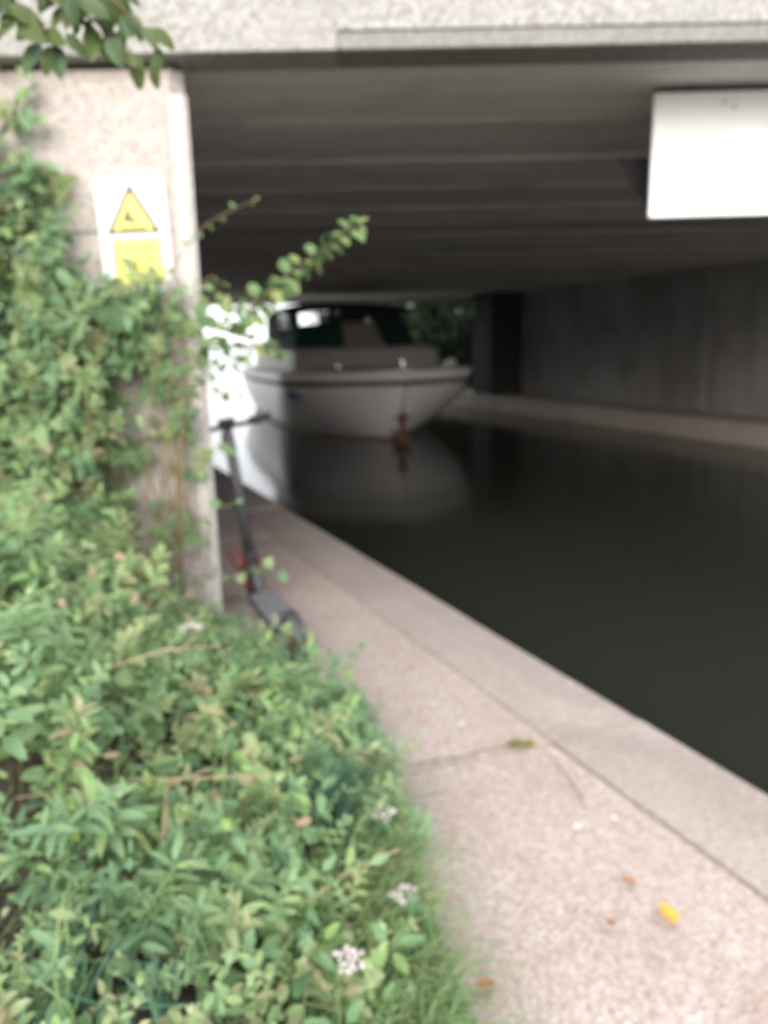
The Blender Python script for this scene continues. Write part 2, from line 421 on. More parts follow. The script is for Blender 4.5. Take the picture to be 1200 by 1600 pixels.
M['shade_dark'] = plain('painted_shade_dark', (.022, .021, .022), .85, var=.3, scale=4, bump=.4)
rt = bpart(MB().prism([RP(7.42, -.90), RP(8.3, -.90), RP(8.3, 1.2), RP(7.42, 1.2)], -.1, 2.62), 'added_shade_block', M['shade_dark'])  # added block, painted near-black for the shade past the wall end

# ------------------------------------------------------------------ white board hung under the bridge
bd = empty('hanging_board', (2.3, 4.45, 2.12), label='blank white rectangular board hanging under the bridge edge', cat='board')
bd.rotation_euler = (0, R(-.4), 0)
MB().box((0, 0, .315), (1.64, .03, .625), bev=.006).build('board_face', M['white_paint'], bd)
MB().box((0, .035, .635), (1.6, .05, .03)).build('top_rail', M['dark_steel'], bd)
for x_ in (-.6, .6):
    MB().box((x_, .05, .68), (.05, .012, .16)).build('hanger', M['dark_steel'], bd)
for x_, z_ in ((-.45, .57), (-.4, .55), (.3, .57)):
    MB().lathe([(0.0005, -.004), (.009, -.004), (.009, .004), (.0005, .004)], (x_, -.018, z_), (0, 1, 0), 8).build('bolt', M['bolt'], bd)
br = MB().prism_y([(-.87, .40), (-.60, .40), (-.60, .64), (-.52, .64), (-.52, .11), (-.69, .11)], .40, .43)  # dark flat plate behind the board's left end
br.build('dark_plate', M['dark_steel'], bd)

# ------------------------------------------------------------------ warning sign on the left abutment
sg = empty('warning_sign', (-1.16, 3.885, 1.75), label='white warning sign with yellow triangle and yellow text panel on concrete pier', cat='sign')
sg.rotation_euler = (0, R(-1.5), 0)
def rrect(x0, x1, z0, z1, r, n_=5):
    o = []
    for cx, cz, a0 in ((x1 - r, z1 - r, 0), (x0 + r, z1 - r, 90), (x0 + r, z0 + r, 180), (x1 - r, z0 + r, 270)):
        for k in range(n_ + 1):
            a_ = R(a0 + 90 * k / n_); o.append((cx + r * math.cos(a_), cz + r * math.sin(a_)))
    return o
MB().prism_y(rrect(-.165, .165, 0, .52, .02), -.004, .004).build('plate', M['sign_white'], sg)
def tri(cx, z0, wd, h): return [(cx - wd / 2, z0), (cx + wd / 2, z0), (cx, z0 + h)]
t_ = MB().prism_y(tri(0, .265, .262, .228), -.006, -.0045).build('triangle', M['black'], sg)
MB().prism_y(tri(0, .281, .198, .172), -.008, -.0065).build('yellow_field', M['sign_yellow'], t_)
MB().prism_y(rrect(-.115, .125, .03, .245, .008, 3), -.006, -.0045).build('text_panel', M['sign_yellow'], sg)
pic = MB()                                   # small figure over waves
pic.prism_y([(-.02 + .013 * math.cos(a_), .365 + .013 * math.sin(a_)) for a_ in [k * math.pi / 5 for k in range(10)]], -.010, -.0085)
pic.prism_y([(-.035, .35), (-.012, .352), (.022, .315), (.012, .305), (-.02, .325), (-.04, .318), (-.047, .328)], -.010, -.0085)
for k in range(3):
    x_ = -.06 + k * .042
    pic.prism_y([(x_, .293), (x_ + .012, .300), (x_ + .024, .293), (x_ + .036, .300), (x_ + .036, .291), (x_ + .024, .284), (x_ + .012, .291), (x_, .284)], -.010, -.0085)
pic.build('pictogram', M['black'], t_)
rs = random.Random(3)
for row, (z_, h_, x0, x1) in enumerate(((.185, .03, -.085, .095), (.14, .024, -.10, .10), (.105, .02, -.09, .08), (.075, .018, -.09, .09))):
    tx = MB(); x_ = x0
    while x_ < x1:
        wl = h_ * rs.uniform(.4, .75)
        if rs.random() > .15:
            tx.prism_y([(x_, z_), (x_ + wl * .3, z_), (x_ + wl * .3, z_ + h_), (x_, z_ + h_)], -.0075, -.0062)
            if rs.random() > .4: tx.prism_y([(x_ + wl * .3, z_ + h_ * .4), (x_ + wl, z_ + h_ * .4), (x_ + wl, z_ + h_ * .62), (x_ + wl * .3, z_ + h_ * .62)], -.0075, -.0062)
        x_ += wl + h_ * .22
    tag(tx.build('text_line', M['black'], sg), kind='stuff')
for x_, z_ in ((-.145, .5), (.145, .5), (-.145, .02), (.145, .02)):
    MB().lathe([(.0005, -.003), (.006, -.003), (.006, .002), (.0005, .002)], (x_, -.005, z_), (0, 1, 0), 8).build('screw', M['bolt'], sg)

# ------------------------------------------------------------------ cabin cruiser
boat = empty('cabin_cruiser', (0, 0, 0), label='white cabin cruiser with green canvas covers moored under the bridge', cat='boat')
AFT = R(17)                                   # stern lies away to the left
LB = 9.0
fw = Vector((math.sin(AFT), -math.cos(AFT), 0))   # bow direction
stem_wl = Vector((.22, 14.0, WZ))
boat.rotation_euler = (0, 0, math.atan2(fw.y, fw.x))
boat.location = stem_wl - fw * (LB - .75)
def xs_(k): return LB - .75 * (1 - max(k, 0)) ** 1.5 if k >= 0 else LB - .75 - .5 * (-k)
SH = 1.27
def sheer(x): return SH - .12 + .12 * (x / LB) ** 2
def halfb(x, k):
    kk = max(0, min(1, k))
    kf = 1 - (1 - kk) ** 2.1; B = 1.50 + .38 * kf; ent = 3.8 - 1.8 * kf
    u = max(0, min(1, (xs_(k) - x) / ent))
    p = 1.9 + .7 * kf
    bb = B * (1 - (1 - u) ** p)
    return bb * (1 - .10 * max(0, (3 - x) / 3))
def hull_grid(k0, k1, nk, na=34, off=0.0):
    v = []; f = []
    for sgn in (1, -1):
        st = len(v)
        for i in range(nk + 1):
            k = k0 + (k1 - k0) * i / nk
            for j in range(na + 1):
                a_ = (j / na) ** 1.7; xx = xs_(k) * (1 - a_)
                hb = halfb(xx, k)
                z = k * sheer(xx) if k >= 0 else k * 1.0
                v.append((xx + (off if j < 6 else 0) * (1 - j / 6 if j < 6 else 0), sgn * (hb + off * (0 if j == 0 else 1)), z))
        for i in range(nk):
            for j in range(na):
                q = st + i * (na + 1) + j; f.append((q, q + 1, q + na + 2, q + na + 1))
    return v, f
h_ = MB().add(*hull_grid(.045, .86, 12)); h_o = h_.build('hull', M['gel'], boat, True)
MB().add(*hull_grid(-.35, .045, 3)).build('waterline_band', M['boot'], boat, True)
MB().add(*hull_grid(.80, .87, 2, off=.028)).build('rubbing_strake', M['strake'], boat, True)
MB().add(*hull_grid(.87, 1.0, 3, off=.012)).build('gunwale', M['gel'], boat, True)
# deck with camber, transom
v = []; f = []
na = 34
for j in range(na + 1):
    a_ = (j / na) ** 1.7; xx = xs_(1.0) * (1 - a_); hb = halfb(xx, 1.0) + (.012 if j else 0)
    for q in range(9):
        t = -1 + q / 4; v.append((xx, hb * t, sheer(xx) - .004 + .07 * (1 - t * t)))
for j in range(na):
    for q in range(8): f.append((j * 9 + q, j * 9 + q + 1, j * 9 + 10 + q, j * 9 + 9 + q))
MB().add(v, f).build('deck', M['deck'], boat, True)
tv = [(0, sg_ * halfb(0, k), k * sheer(0) if k > 0 else k) for sg_, ks in ((1, (-.35, 0, .3, .6, 1)), (-1, (1, .6, .3, 0, -.35))) for k in ks]
MB().add(tv, [tuple(range(len(tv)))]).build('transom', M['gel'], boat)
# low cabin trunk on the foredeck
def loft(rings, closed_top=True):
    mb = MB(); n_ = len(rings[0]); v = [p for r_ in rings for p in r_]; f = []
    for i in range(len(rings) - 1):
        for j in range(n_): f.append((i * n_ + j, i * n_ + (j + 1) % n_, (i + 1) * n_ + (j + 1) % n_, (i + 1) * n_ + j))
    if closed_top: f.append(tuple(range((len(rings) - 1) * n_, len(rings) * n_)))
    return mb.add(v, f)
def outline(x0, x1, inset, z, n_=14, hbmax=9):
    pts = []
    for i in range(n_ + 1):
        a_ = i / n_; xx = x1 - (x1 - x0) * a_ ** 1.6
        hb = min(hbmax, max(.02, halfb(min(xx + .35, LB), 1.0) - inset)) * (1 - (1 - min(1, a_ * 3.2)) ** 3)
        pts.append((xx, hb))
    zf = (lambda x: z) if not callable(z) else z
    return [(x, h, zf(x)) for x, h in pts] + [(x, -h, zf(x)) for x, h in pts[::-1][:-1]]
TR0, TR1 = 1.2, 7.35
tr = loft([outline(TR0, TR1, .30, lambda x: sheer(x) - .02), outline(TR0, TR1 - .22, .38, lambda x: 1.60), outline(TR0, TR1 - .32, .46, lambda x: 1.66)])
tr.build('cabin_trunk', M['trunk'], boat)
MB().box((7.15, 0, 1.45), (.02, .02, .02)).build('hatch_catch', M['steel'], boat)
# raised windscreen: cream centre panel, green covered screens either side
WX, WT = 6.15, 5.65
zb, zt = 1.64, 2.17
def panel(name, p, mat, th=.03, parent=boat):
    v = [Vector(q) for q in p]; nn = (v[1] - v[0]).cross(v[2] - v[0]).normalized() * th
    k = len(v)
    return MB().add(v + [q + nn for q in v], [tuple(range(k)), tuple(range(k, 2 * k))[::-1]] + [(i, (i + 1) % k, k + (i + 1) % k, k + i) for i in range(k)]).build(name, mat, parent)
panel('centre_screen_cover', [(WX + .35, .42, zb), (WX + .35, -.42, zb), (WT + .25, -.34, zt), (WT + .25, .34, zt)], M['beige_canvas'])
for sgn in (1, -1):
    panel('screen_cover', [(WX + .33, .43 * sgn, zb), (WX - .25, 1.30 * sgn, zb - .03), (WT - .25, 1.12 * sgn, zt - .08), (WT + .23, .35 * sgn, zt)][::sgn], M['green_canvas'])
    panel('screen_cover', [(WX - .26, 1.30 * sgn, zb - .03), (WX - 2.2, 1.36 * sgn, zb - .03), (WT - 1.9, 1.20 * sgn, zt - .05), (WT - .26, 1.12 * sgn, zt - .08)][::sgn], M['green_canvas'])
# canopy hood over hoops
rings = []
for x_, hw, zt_ in ((5.95, 1.0, 2.38), (5.55, 1.26, 2.52), (4.6, 1.38, 2.60), (3.4, 1.38, 2.60), (2.2, 1.3, 2.5)):
    rr = []
    for k in range(13):
        a_ = math.pi * k / 12
        rr.append((x_, hw * math.copysign(abs(math.cos(a_)) ** .6, math.cos(a_)), 2.36 + (zt_ - 2.36) * math.sin(a_) ** .7))
    rings.append(rr)
v = [p for r_ in rings for p in r_]; f = []
for i in range(len(rings) - 1):
    for k in range(12): f.append((i * 13 + k, i * 13 + k + 1, i * 13 + 14 + k, i * 13 + 13 + k))
cn = MB().add(v, f).build('canopy_hood', M['dark_canvas'], boat, True)
for x_ in (5.5, 4.5, 3.4, 2.2):
    MB().tube([(x_, -1.26, 1.6), (x_, -1.22, 2.33), (x_, -.7, 2.47), (x_, .7, 2.47), (x_, 1.22, 2.33), (x_, 1.26, 1.6)], .016, 6).build('hoop', M['dark_steel'], boat)
for sgn in (1, -1):
    panel('side_curtain', [(5.6, 1.14 * sgn, 2.06), (5.1, 1.26 * sgn, 2.06), (5.1, 1.28 * sgn, 2.38), (5.6, 1.16 * sgn, 2.38)][::sgn], M['dark_canvas'], .01)
    panel('clear_window', [(5.08, 1.27 * sgn, 2.06), (4.2, 1.31 * sgn, 2.06), (4.2, 1.33 * sgn, 2.38), (5.08, 1.29 * sgn, 2.38)][::sgn], M['clear'], .006)
    panel('side_curtain', [(4.18, 1.30 * sgn, 1.62), (2.2, 1.30 * sgn, 1.62), (2.2, 1.28 * sgn, 2.38), (4.18, 1.33 * sgn, 2.38)][::sgn], M['dark_canvas'], .01)
panel('front_curtain', [(5.86, 1.02, 2.12), (5.92, .36, 2.14), (5.9, .36, 2.46), (5.84, .95, 2.40)], M['dark_canvas'], .01)
panel('front_curtain', [(5.92, .20, 2.14), (5.92, -.42, 2.14), (5.9, -.42, 2.46), (5.9, .20, 2.48)], M['dark_canvas'], .01)
panel('clear_window', [(5.92, -.62, 2.16), (5.86, -1.02, 2.14), (5.84, -.95, 2.36), (5.9, -.62, 2.40)], M['clear'], .006)
panel('front_curtain', [(5.92, -.43, 2.14), (5.92, -.61, 2.14), (5.9, -.61, 2.44), (5.9, -.43, 2.46)], M['dark_canvas'], .01)
panel('rear_curtain', [(2.2, 1.28, 1.62), (2.2, .0, 1.62), (2.2, .0, 2.5), (2.2, 1.24, 2.36)], M['dark_canvas'], .01)
panel('rear_curtain', [(2.2, -.62, 1.62), (2.2, -1.28, 1.62), (2.2, -1.24, 2.36), (2.2, -.62, 2.48)], M['dark_canvas'], .01)
# deck fittings
for sgn in (1, -1):
    cl = MB(); cx_ = 8.15; cy_ = sgn * 1.02; cz_ = sheer(cx_) + .05
    cl.tube([(cx_ - .13, cy_, cz_ + .05), (cx_ + .13, cy_, cz_ + .05)], .02, 8); cl.tube([(cx_, cy_, cz_ - .06), (cx_, cy_, cz_ + .05)], .018, 8)
    cl.build('cleat', M['steel'], boat)
fd = MB(); fx, fy = 7.0, 1.60
fd.lathe([(.001, -.2), (.05, -.19), (.085, -.14), (.085, .14), (.05, .19), (.001, .2)], (fx, fy + .03, sheer(fx) + .10), (1, -.25, 0), 14)
fd.build('fender', M['vinyl'], boat, True)
MB().tube([(8.78, 0, 1.3), (8.78, 0, 1.42), (8.66, .0, 1.44)], .03, 8).build('bow_fitting', M['steel'], boat)
# blue marks either side of the bow
for sgn, x0, x1 in ((1, 7.45, 7.75), (-1, 7.3, 7.62)):
    v = []
    for i in range(4):
        xx = x0 + (x1 - x0) * i / 3
        for k in (.60, .74 if i % 3 else .68):
            v.append((xx + .004, sgn * (halfb(xx, k) + .008), k * sheer(xx)))
    MB().add(v, [(2 * i, 2 * i + 1, 2 * i + 3, 2 * i + 2) for i in range(3)]).build('bow_mark', M['blue'], boat)
# rusty anchor hanging at the stem
an = MB(); ax = xs_(.35) + .07
an.tube([(ax + .05, 0, .52), (ax + .02, 0, .12)], .05, 7)
an.tube([(ax + .02, -.17, .26), (ax, -.1, .10), (ax, 0, .05), (ax, .1, .10), (ax + .02, .17, .26)], [.02, .06, .085, .06, .02], 7)
an.tube([(ax + .05, -.13, .45), (ax + .05, .13, .45)], .03, 6)
an.lathe([(.03, -.008), (.05, -.008), (.05, .008), (.03, .008)], (ax + .055, 0, .57), (0, 1, 0), 12)
ao = an.build('anchor', M['rust'], boat, True)
MB().tube([(ax + .055, 0, .60), (xs_(.8) + .03, 0, 1.02)], .012, 6).build('chain', M['rust'], ao)

# ------------------------------------------------------------------ electric kick scooter leaning by the abutment
so = empty('kick_scooter', (-.43, 3.46, .004), label='grey and red electric kick scooter leaning beside the pier on the path', cat='scooter')
so.matrix_world = Matrix.Translation((-.42, 3.43, .004)) @ Matrix.Rotation(R(90 + 21.5), 4, 'Z') @ Matrix.Rotation(R(-8), 4, 'X')
WR = .122
def wheel(name, x_):
    o = empty(name); o.parent = so
    TY = [(WR - .035 + .0, -.018), (WR - .012, -.03), (WR - .003, -.016), (WR, 0), (WR - .003, .016), (WR - .012, .03), (WR - .035, .018)]
    MB().lathe(TY, (x_, 0, WR), (0, 1, 0), 28).build('tyre', M['tyre'], o, True)
    MB().lathe([(.03, -.02), (WR - .034, -.016), (WR - .034, .016), (.03, .02)], (x_, 0, WR), (0, 1, 0), 24).build('rim', M['rim'], o)
    MB().lathe([(.001, -.035), (.026, -.035), (.026, .035), (.001, .035)], (x_, 0, WR), (0, 1, 0), 14).build('hub', M['red'], o)
    return o
wheel('wheel', 0); wheel('wheel', .92)
dk = MB().box((.41, 0, .125), (.54, .155, .05), bev=.012).build('deck', M['scoot_body'], so)
MB().box((.40, 0, .1525), (.50, .142, .005)).build('grip_mat', M['scoot_grey'], dk)
for sgn in (1, -1):
    MB().tube([(.16, sgn * .045, .125), (.08, sgn * .045, .12), (0, sgn * .04, WR)], .012, 7).build('rear_fork', M['scoot_body'], so)
    MB().tube([(.80, sgn * .04, .30), (.88, sgn * .04, .2), (.92, sgn * .04, WR)], .014, 7).build('front_fork', M['red'], so)
def fender(x_, a0, a1, mat, r=WR + .016):
    v = []; f = []; k = 12
    for i in range(k + 1):
        a_ = R(a0 + (a1 - a0) * i / k)
        for yy, rr in ((-.036, r - .014), (-.024, r), (.024, r), (.036, r - .014)):
            v.append((x_ + rr * math.cos(a_), yy, WR + rr * math.sin(a_)))
    for i in range(k):
        for j in range(3): f.append((i * 4 + j, i * 4 + j + 1, i * 4 + 5 + j, i * 4 + 4 + j))
    return MB().add(v, f)
fe = fender(0, 40, 165, M['rubber']).build('rear_mudguard', M['scoot_body'], so, True)
MB().box((-.118, 0, .16), (.012, .05, .03), rot=Matrix.Rotation(R(-20), 3, 'Y')).build('tail_light', M['red'], fe)
fender(.92, 20, 150, M['red']).build('front_mudguard', M['rubber'], so, True)
MB().tube([(.66, 0, .13), (.74, 0, .2), (.80, 0, .30)], [.03, .034, .032], 10).build('neck', M['scoot_body'], so, True)
MB().box((.795, 0, .30), (.075, .07, .13), rot=Matrix.Rotation(R(-12), 3, 'Y'), bev=.014).build('folding_latch', M['rubber'], so)
st0 = Vector((.80, 0, .32)); st1 = Vector((.70, 0, 1.06))
MB().tube([st0, st1], [.032, .027], 12).build('stem', M['scoot_body'], so, True)
MB().tube([(.84, -.03, .28), (.87, -.035, .5), (.80, -.03, .8), (.73, -.02, 1.02)], .007, 6).build('brake_cable', M['red'], so)
MB().tube([(.83, .03, .28), (.88, .07, .36), (.93, .10, .33), (.94, .06, .2)], .009, 6).build('front_cable', M['red'], so)
hb_ = MB().tube([(.685, -.23, 1.09), (.70, -.10, 1.075), (.70, .10, 1.075), (.685, .23, 1.09)], .013, 8).build('handlebar', M['rubber'], so)
for sgn in (1, -1):
    MB().tube([(.685, sgn * .12, 1.085), (.68, sgn * .235, 1.092)], .02, 10).build('grip', M['rubber'], hb_, True)
    MB().tube([(.72, sgn * .09, 1.07), (.745, sgn * .15, 1.06), (.74, sgn * .2, 1.055)], .007, 6).build('brake_lever', M['dark_steel'], hb_)
MB().box((.69, 0, 1.10), (.06, .085, .035), rot=Matrix.Rotation(R(15), 3, 'Y'), bev=.008).build('display', M['rubber'], hb_)
MB().box((.74, 0, .98), (.05, .06, .13), bev=.015).build('front_light', M['red'], so)
MB().tube([(.45, -.06, .11), (.42, -.13, .012)], .009, 6).build('kickstand', M['dark_steel'], so)

# ------------------------------------------------------------------ foliage tools
def leaf_template(L=1.0, Wd=.5, k=4, serr=.0, heart=0.0, fold=.14, droop=.18, tipw=1.0):
    """leaf in xy plane, base at the origin, tip along +y, folded along the midrib"""
    mid = []; lf = []; rt = []
    for i in range(k + 1):
        t = i / k
        wv = Wd * .5 * (math.sin(math.pi * t ** .75) ** .85 if 0 < t < 1 else 0)
        if heart and i == 1: wv *= 1 + heart
        yb = t * L - (heart * .25 * L if i == 1 else 0)
        z = -droop * t * t * L
        sv = 1 + serr * (-1) ** i
        mid.append((0, t * L, z)); lf.append((-wv * sv, yb + .02 * i, z + fold * wv)); rt.append((wv * sv, yb + .02 * i, z + fold * wv))
    v = mid + lf[1:k] + rt[1:k]
    l_ = lambda i: 0 if i == 0 else (k if i == k else k + i)
    r_ = lambda i: 0 if i == 0 else (k if i == k else k + (k - 1) + i)
    f = []
    for i in range(k):
        a_ = [i, i + 1, l_(i + 1), l_(i)]; b_ = [i, r_(i), r_(i + 1), i + 1]
        f.append(tuple(dict.fromkeys(a_))); f.append(tuple(dict.fromkeys(b_)))
    return v, f
T_NETTLE = leaf_template(Wd=.44, k=5, serr=.10)
T_BRAM = leaf_template(Wd=.68, k=5, serr=.09, fold=.2, droop=.25)
T_HEART = leaf_template(Wd=.86, k=4, heart=.5, fold=.12, droop=.2)
T_LANCE = leaf_template(Wd=.28, k=5, fold=.25, droop=.3)
T_OVAL = leaf_template(Wd=.50, k=5, fold=.16, droop=.2)

def lmesh(name, T, mat):
    me = bpy.data.meshes.new(name); me.from_pydata(T[0], [], T[1]); me.materials.append(mat); me.update()
    me.polygons.foreach_set('use_smooth', [False] * len(me.polygons)); return me
LM = {'nettle': lmesh('leaf', T_NETTLE, M['leaf_nettle']), 'bramble': lmesh('leaf', T_BRAM, M['leaf_bramble']),
      'vine': lmesh('leaf', T_HEART, M['leaf_vine']), 'tree': lmesh('leaf', T_OVAL, M['leaf_tree']), 'lance': lmesh('leaf', T_LANCE, M['leaf_nettle'])}

def basis(dirv, up):
    y_ = Vector(dirv).normalized(); x_ = y_.cross(Vector(up))
    if x_.length < 1e-4: x_ = y_.cross(Vector((1, 0, .1)))
    x_.normalize(); z_ = x_.cross(y_)
    return Matrix((x_, y_, z_)).transposed()

def put_leaf(root, kind, p, dirv, up, s):
    o = bpy.data.objects.new('leaf', LM[kind]); col.objects.link(o); o.parent = root
    o.matrix_local = Matrix.Translation(Vector(p) - Vector(root.location)) @ (basis(dirv, up).to_4x4() @ Matrix.Scale(s, 4))
    return o

def curve_pts(ctrl, k):
    """Catmull-Rom through the control points"""
    c = [Vector(p) for p in ctrl]; c = [c[0] * 2 - c[1]] + c + [c[-1] * 2 - c[-2]]
    o = []
    for i in range(1, len(c) - 2):
        for j in range(k):
            t = j / k; p0, p1, p2, p3 = c[i - 1:i + 3]
            o.append(.5 * ((2 * p1) + (p2 - p0) * t + (2 * p0 - 5 * p1 + 4 * p2 - p3) * t * t + (3 * p1 - p0 - 3 * p2 + p3) * t ** 3))
    o.append(c[-2]); return o

def shoot(name, ctrl, kind, smat, step, size, label, cat, group, r0=.005, pair=False, trif=False, hang=.3, start=.1):
    root = empty(name, ctrl[0], label=label, cat=cat, group=group)
    pts = curve_pts(ctrl, 6); k = len(pts)
    rl = [p - Vector(ctrl[0]) for p in pts]
    MB().tube(rl, [r0 * (1 - .75 * i / k) for i in range(k)], 5).build('stem', smat, root)
    acc = 0; side = 1; tot = sum((pts[i + 1] - pts[i]).length for i in range(k - 1)); run = 0
    az = random.random() * 6
    for i in range(k - 1):
        sgm = pts[i + 1] - pts[i]; acc += sgm.length; run += sgm.length
        if acc >= step and run > tot * start:
            acc = 0; t = sgm.normalized(); fr = run / tot
            sz = size * (1.0 - .45 * fr) * random.uniform(.75, 1.25)
            a_ = Vector((0, 0, 1)) if abs(t.z) < .8 else Vector((1, 0, 0))
            x_ = t.cross(a_).normalized(); y_ = t.cross(x_)
            az += 1.57 + random.uniform(-.4, .4)
            for sd in ((1, -1) if pair else (1,)):
                o_ = (x_ * math.cos(az) + y_ * math.sin(az)) * sd
                d = (o_ + t * .35 + Vector((0, 0, -hang)) + Vector((random.uniform(-.25, .25), random.uniform(-.25, .25), random.uniform(-.2, .2)))).normalized()
                up = Vector((random.uniform(-.4, .4), random.uniform(-.7, .1), 1))
                p = pts[i + 1]
                if trif:
                    pp = p + d * sz * .6
                    put_leaf(root, kind, pp, d, up, sz)
                    sx = d.cross(up).normalized()
                    put_leaf(root, kind, pp - d * sz * .1, d * .3 + sx, up, sz * .8); put_leaf(root, kind, pp - d * sz * .1, d * .3 - sx, up, sz * .8)
                else:
                    put_leaf(root, kind, p + d * sz * .15, d, up, sz)
    t = (pts[-1] - pts[-2]).normalized()
    put_leaf(root, kind, pts[-1], t, (0, -.5, 1), size * .5)
    return root

class Cloud:
    """many leaves gathered in one mesh (what nobody could count)"""
    def __init__(s): s.parts = []; s.tint = []
    def add(s, T, P, D, UP, S, tint=None):
        tv = np.array(T[0]); n_ = len(P)
        s.tint.append(np.repeat(tint if tint is not None else np.zeros(n_), len(tv)))
        Y = D / np.linalg.norm(D, axis=1, keepdims=True)
        X = np.cross(Y, UP); X /= np.linalg.norm(X, axis=1, keepdims=True) + 1e-9
        Z = np.cross(X, Y)
        V = P[:, None, :] + S[:, None, None] * (tv[None, :, 0:1] * X[:, None, :] + tv[None, :, 1:2] * Y[:, None, :] + tv[None, :, 2:3] * Z[:, None, :])
        s.parts.append((V.reshape(-1, 3), T[1], n_, len(tv)))
    def build(s, name, mat, parent=None):
        vs_ = np.concatenate([p[0] for p in s.parts]); loops = []; starts = []; tot = []; base = 0; ls = 0
        for V, F, n_, k in s.parts:
            fl = np.concatenate([np.array(f) for f in F]); lens = np.array([len(f) for f in F])
            idx = (fl[None, :] + (np.arange(n_) * k)[:, None]).reshape(-1) + base
            st = np.concatenate([[0], np.cumsum(lens)[:-1]])
            starts.append((st[None, :] + (np.arange(n_) * len(fl))[:, None]).reshape(-1) + ls)
            tot.append(np.tile(lens, n_)); loops.append(idx); base += len(V); ls += len(idx)
        loops = np.concatenate(loops); starts = np.concatenate(starts); tot = np.concatenate(tot)
        me = bpy.data.meshes.new(name)
        me.vertices.add(len(vs_)); me.vertices.foreach_set('co', vs_.astype(np.float32).ravel())
        me.loops.add(len(loops)); me.loops.foreach_set('vertex_index', loops.astype(np.int32))
        me.polygons.add(len(starts)); me.polygons.foreach_set('loop_start', starts.astype(np.int32))
        try: me.polygons.foreach_set('loop_total', tot.astype(np.int32))
        except Exception: pass
        me.update(calc_edges=True)
        ta = me.attributes.new('tint', 'FLOAT', 'POINT'); ta.data.foreach_set('value', np.concatenate(s.tint).astype(np.float32))
        me.validate()
        return link(name, me, parent, mat)

# ------------------------------------------------------------------ undergrowth: ground mound and climbing mass
BX = [(-1, .35), (.6, .24), (1.43, .10), (1.65, .05), (2.02, -.02), (2.49, -.12), (3.04, -.40), (3.35, -.66), (3.72, -.86), (3.9, -.9)]
def bound(Y): return np.interp(Y, [p[0] for p in BX], [p[1] for p in BX])
def nz(x, y, s=1.0, o=0.0): return np.array([mnoise.noise(Vector((a_ * s, b_ * s, o))) for a_, b_ in zip(x, y)])
def gtop(X, Y):
    d = np.clip(bound(Y) - X, 0, None)
    return .02 + .26 * np.clip(d / 1.6, 0, 1)          # soil bank height
def ptop(X, Y):
    d = np.clip(bound(Y) - X, 0, None)
    q = np.clip(d / 1.15, 0, 1); q = q * q * (3 - 2 * q)
    near = np.clip((Y - .5) / 1.3, .45, 1)
    h = (.08 + .80 * q) * near
    clump = .26 * np.exp(-(((X + .34) / .26) ** 2 + ((Y - 2.35) / .45) ** 2)) + .10 * np.exp(-(((X + .05) / .2) ** 2 + ((Y - 1.8) / .3) ** 2))
    return h + clump + .22 * nz(X, Y, 2.6, 1) * (.4 + q) + .15 * nz(X, Y, 6, 4) * (.4 + q)
# soil bank
gx = 26; gy = 40; v = []; f = []
for j in range(gy + 1):
    Y = -1 + 4.88 * j / gy
    b0 = float(bound(Y)) + .02
    for i in range(gx + 1):
        X = b0 - (b0 + 6) * (i / gx) ** 1.6
        d = b0 - X
        v.append((X, Y, -.01 + .30 * min(1, d / 1.6) + .03 * mnoise.noise(Vector((X * 3, Y * 3, 0))) * min(1, d * 3)))
for j in range(gy):
    for i in range(gx): q = j * (gx + 1) + i; f.append((q, q + 1, q + gx + 2, q + gx + 1))
tag(MB().add(v, f).build('soil_bank', M['soil'], None, True), kind='structure')

cl = Cloud()
n_ = 9000
Y = rng.uniform(.55, 3.85, n_); d = rng.uniform(0, 1, n_) ** 1.2 * 2.4; X = bound(Y) + .04 - d
Hh = ptop(X, Y); G = gtop(X, Y)
Z = np.maximum(G, Hh - .05 - np.abs(rng.normal(0, .13, n_)))
keep = (nz(X, Y, 4, 9) > -.33) | (rng.random(n_) < .3)
P = np.stack([X, Y, Z], 1)[keep]; k = len(P)
an_ = rng.uniform(0, 2 * np.pi, k)
D = np.stack([np.cos(an_) + .35, np.sin(an_) - .35, rng.uniform(-.6, .25, k)], 1)
UPV = np.stack([rng.normal(.15, .35, k), rng.normal(-.35, .35, k), np.ones(k)], 1)
S = (.022 + .055 * rng.random(k) ** 1.6) * (1 + .3 * (P[:, 1] > 2.2))
T_all = [T_NETTLE, T_BRAM, T_LANCE, T_OVAL]
sel = rng.integers(0, 4, k)
for i, T in enumerate(T_all): cl.add(T, P[sel == i], D[sel == i], UPV[sel == i], S[sel == i], rng.uniform(0, .5, int((sel == i).sum())))
# feathery upright sprigs: a stem's worth of leaf pairs sharing one tint
SP = {0: [], 1: [], 2: []}
def sprig(base, dirv, L_, n_l, ls_, kind, tint, droop=.35):
    base = np.array(base); d = np.array(dirv, float); d /= np.linalg.norm(d)
    ax = np.cross(d, [.3, .2, .9]); ax /= np.linalg.norm(ax); ay = np.cross(d, ax); ph = rng.uniform(0, 6.28)
    bend = np.array([rng.normal(0, .2), rng.normal(-.1, .2), -.25 * rng.random()]) * L_
    for i in range(n_l):
        t = .22 + .78 * (i // 2 + rng.random() * .3) / max(1, n_l / 2)
        p = base + d * L_ * t + bend * t * t
        ph += 1.57 if i % 2 == 0 else 3.14
        o_ = ax * math.cos(ph) + ay * math.sin(ph)
        dl = o_ + d * (.25 + .7 * t) + np.array([0, 0, -droop * (1 - t * .6)]) + rng.normal(0, .18, 3)
        up = d + np.array([0, -.25, .35]) - o_ * .2
        SP[kind].append((*p, *dl, *up, ls_ * (1.15 - .7 * t) * rng.uniform(.75, 1.25), tint + rng.normal(0, .04)))
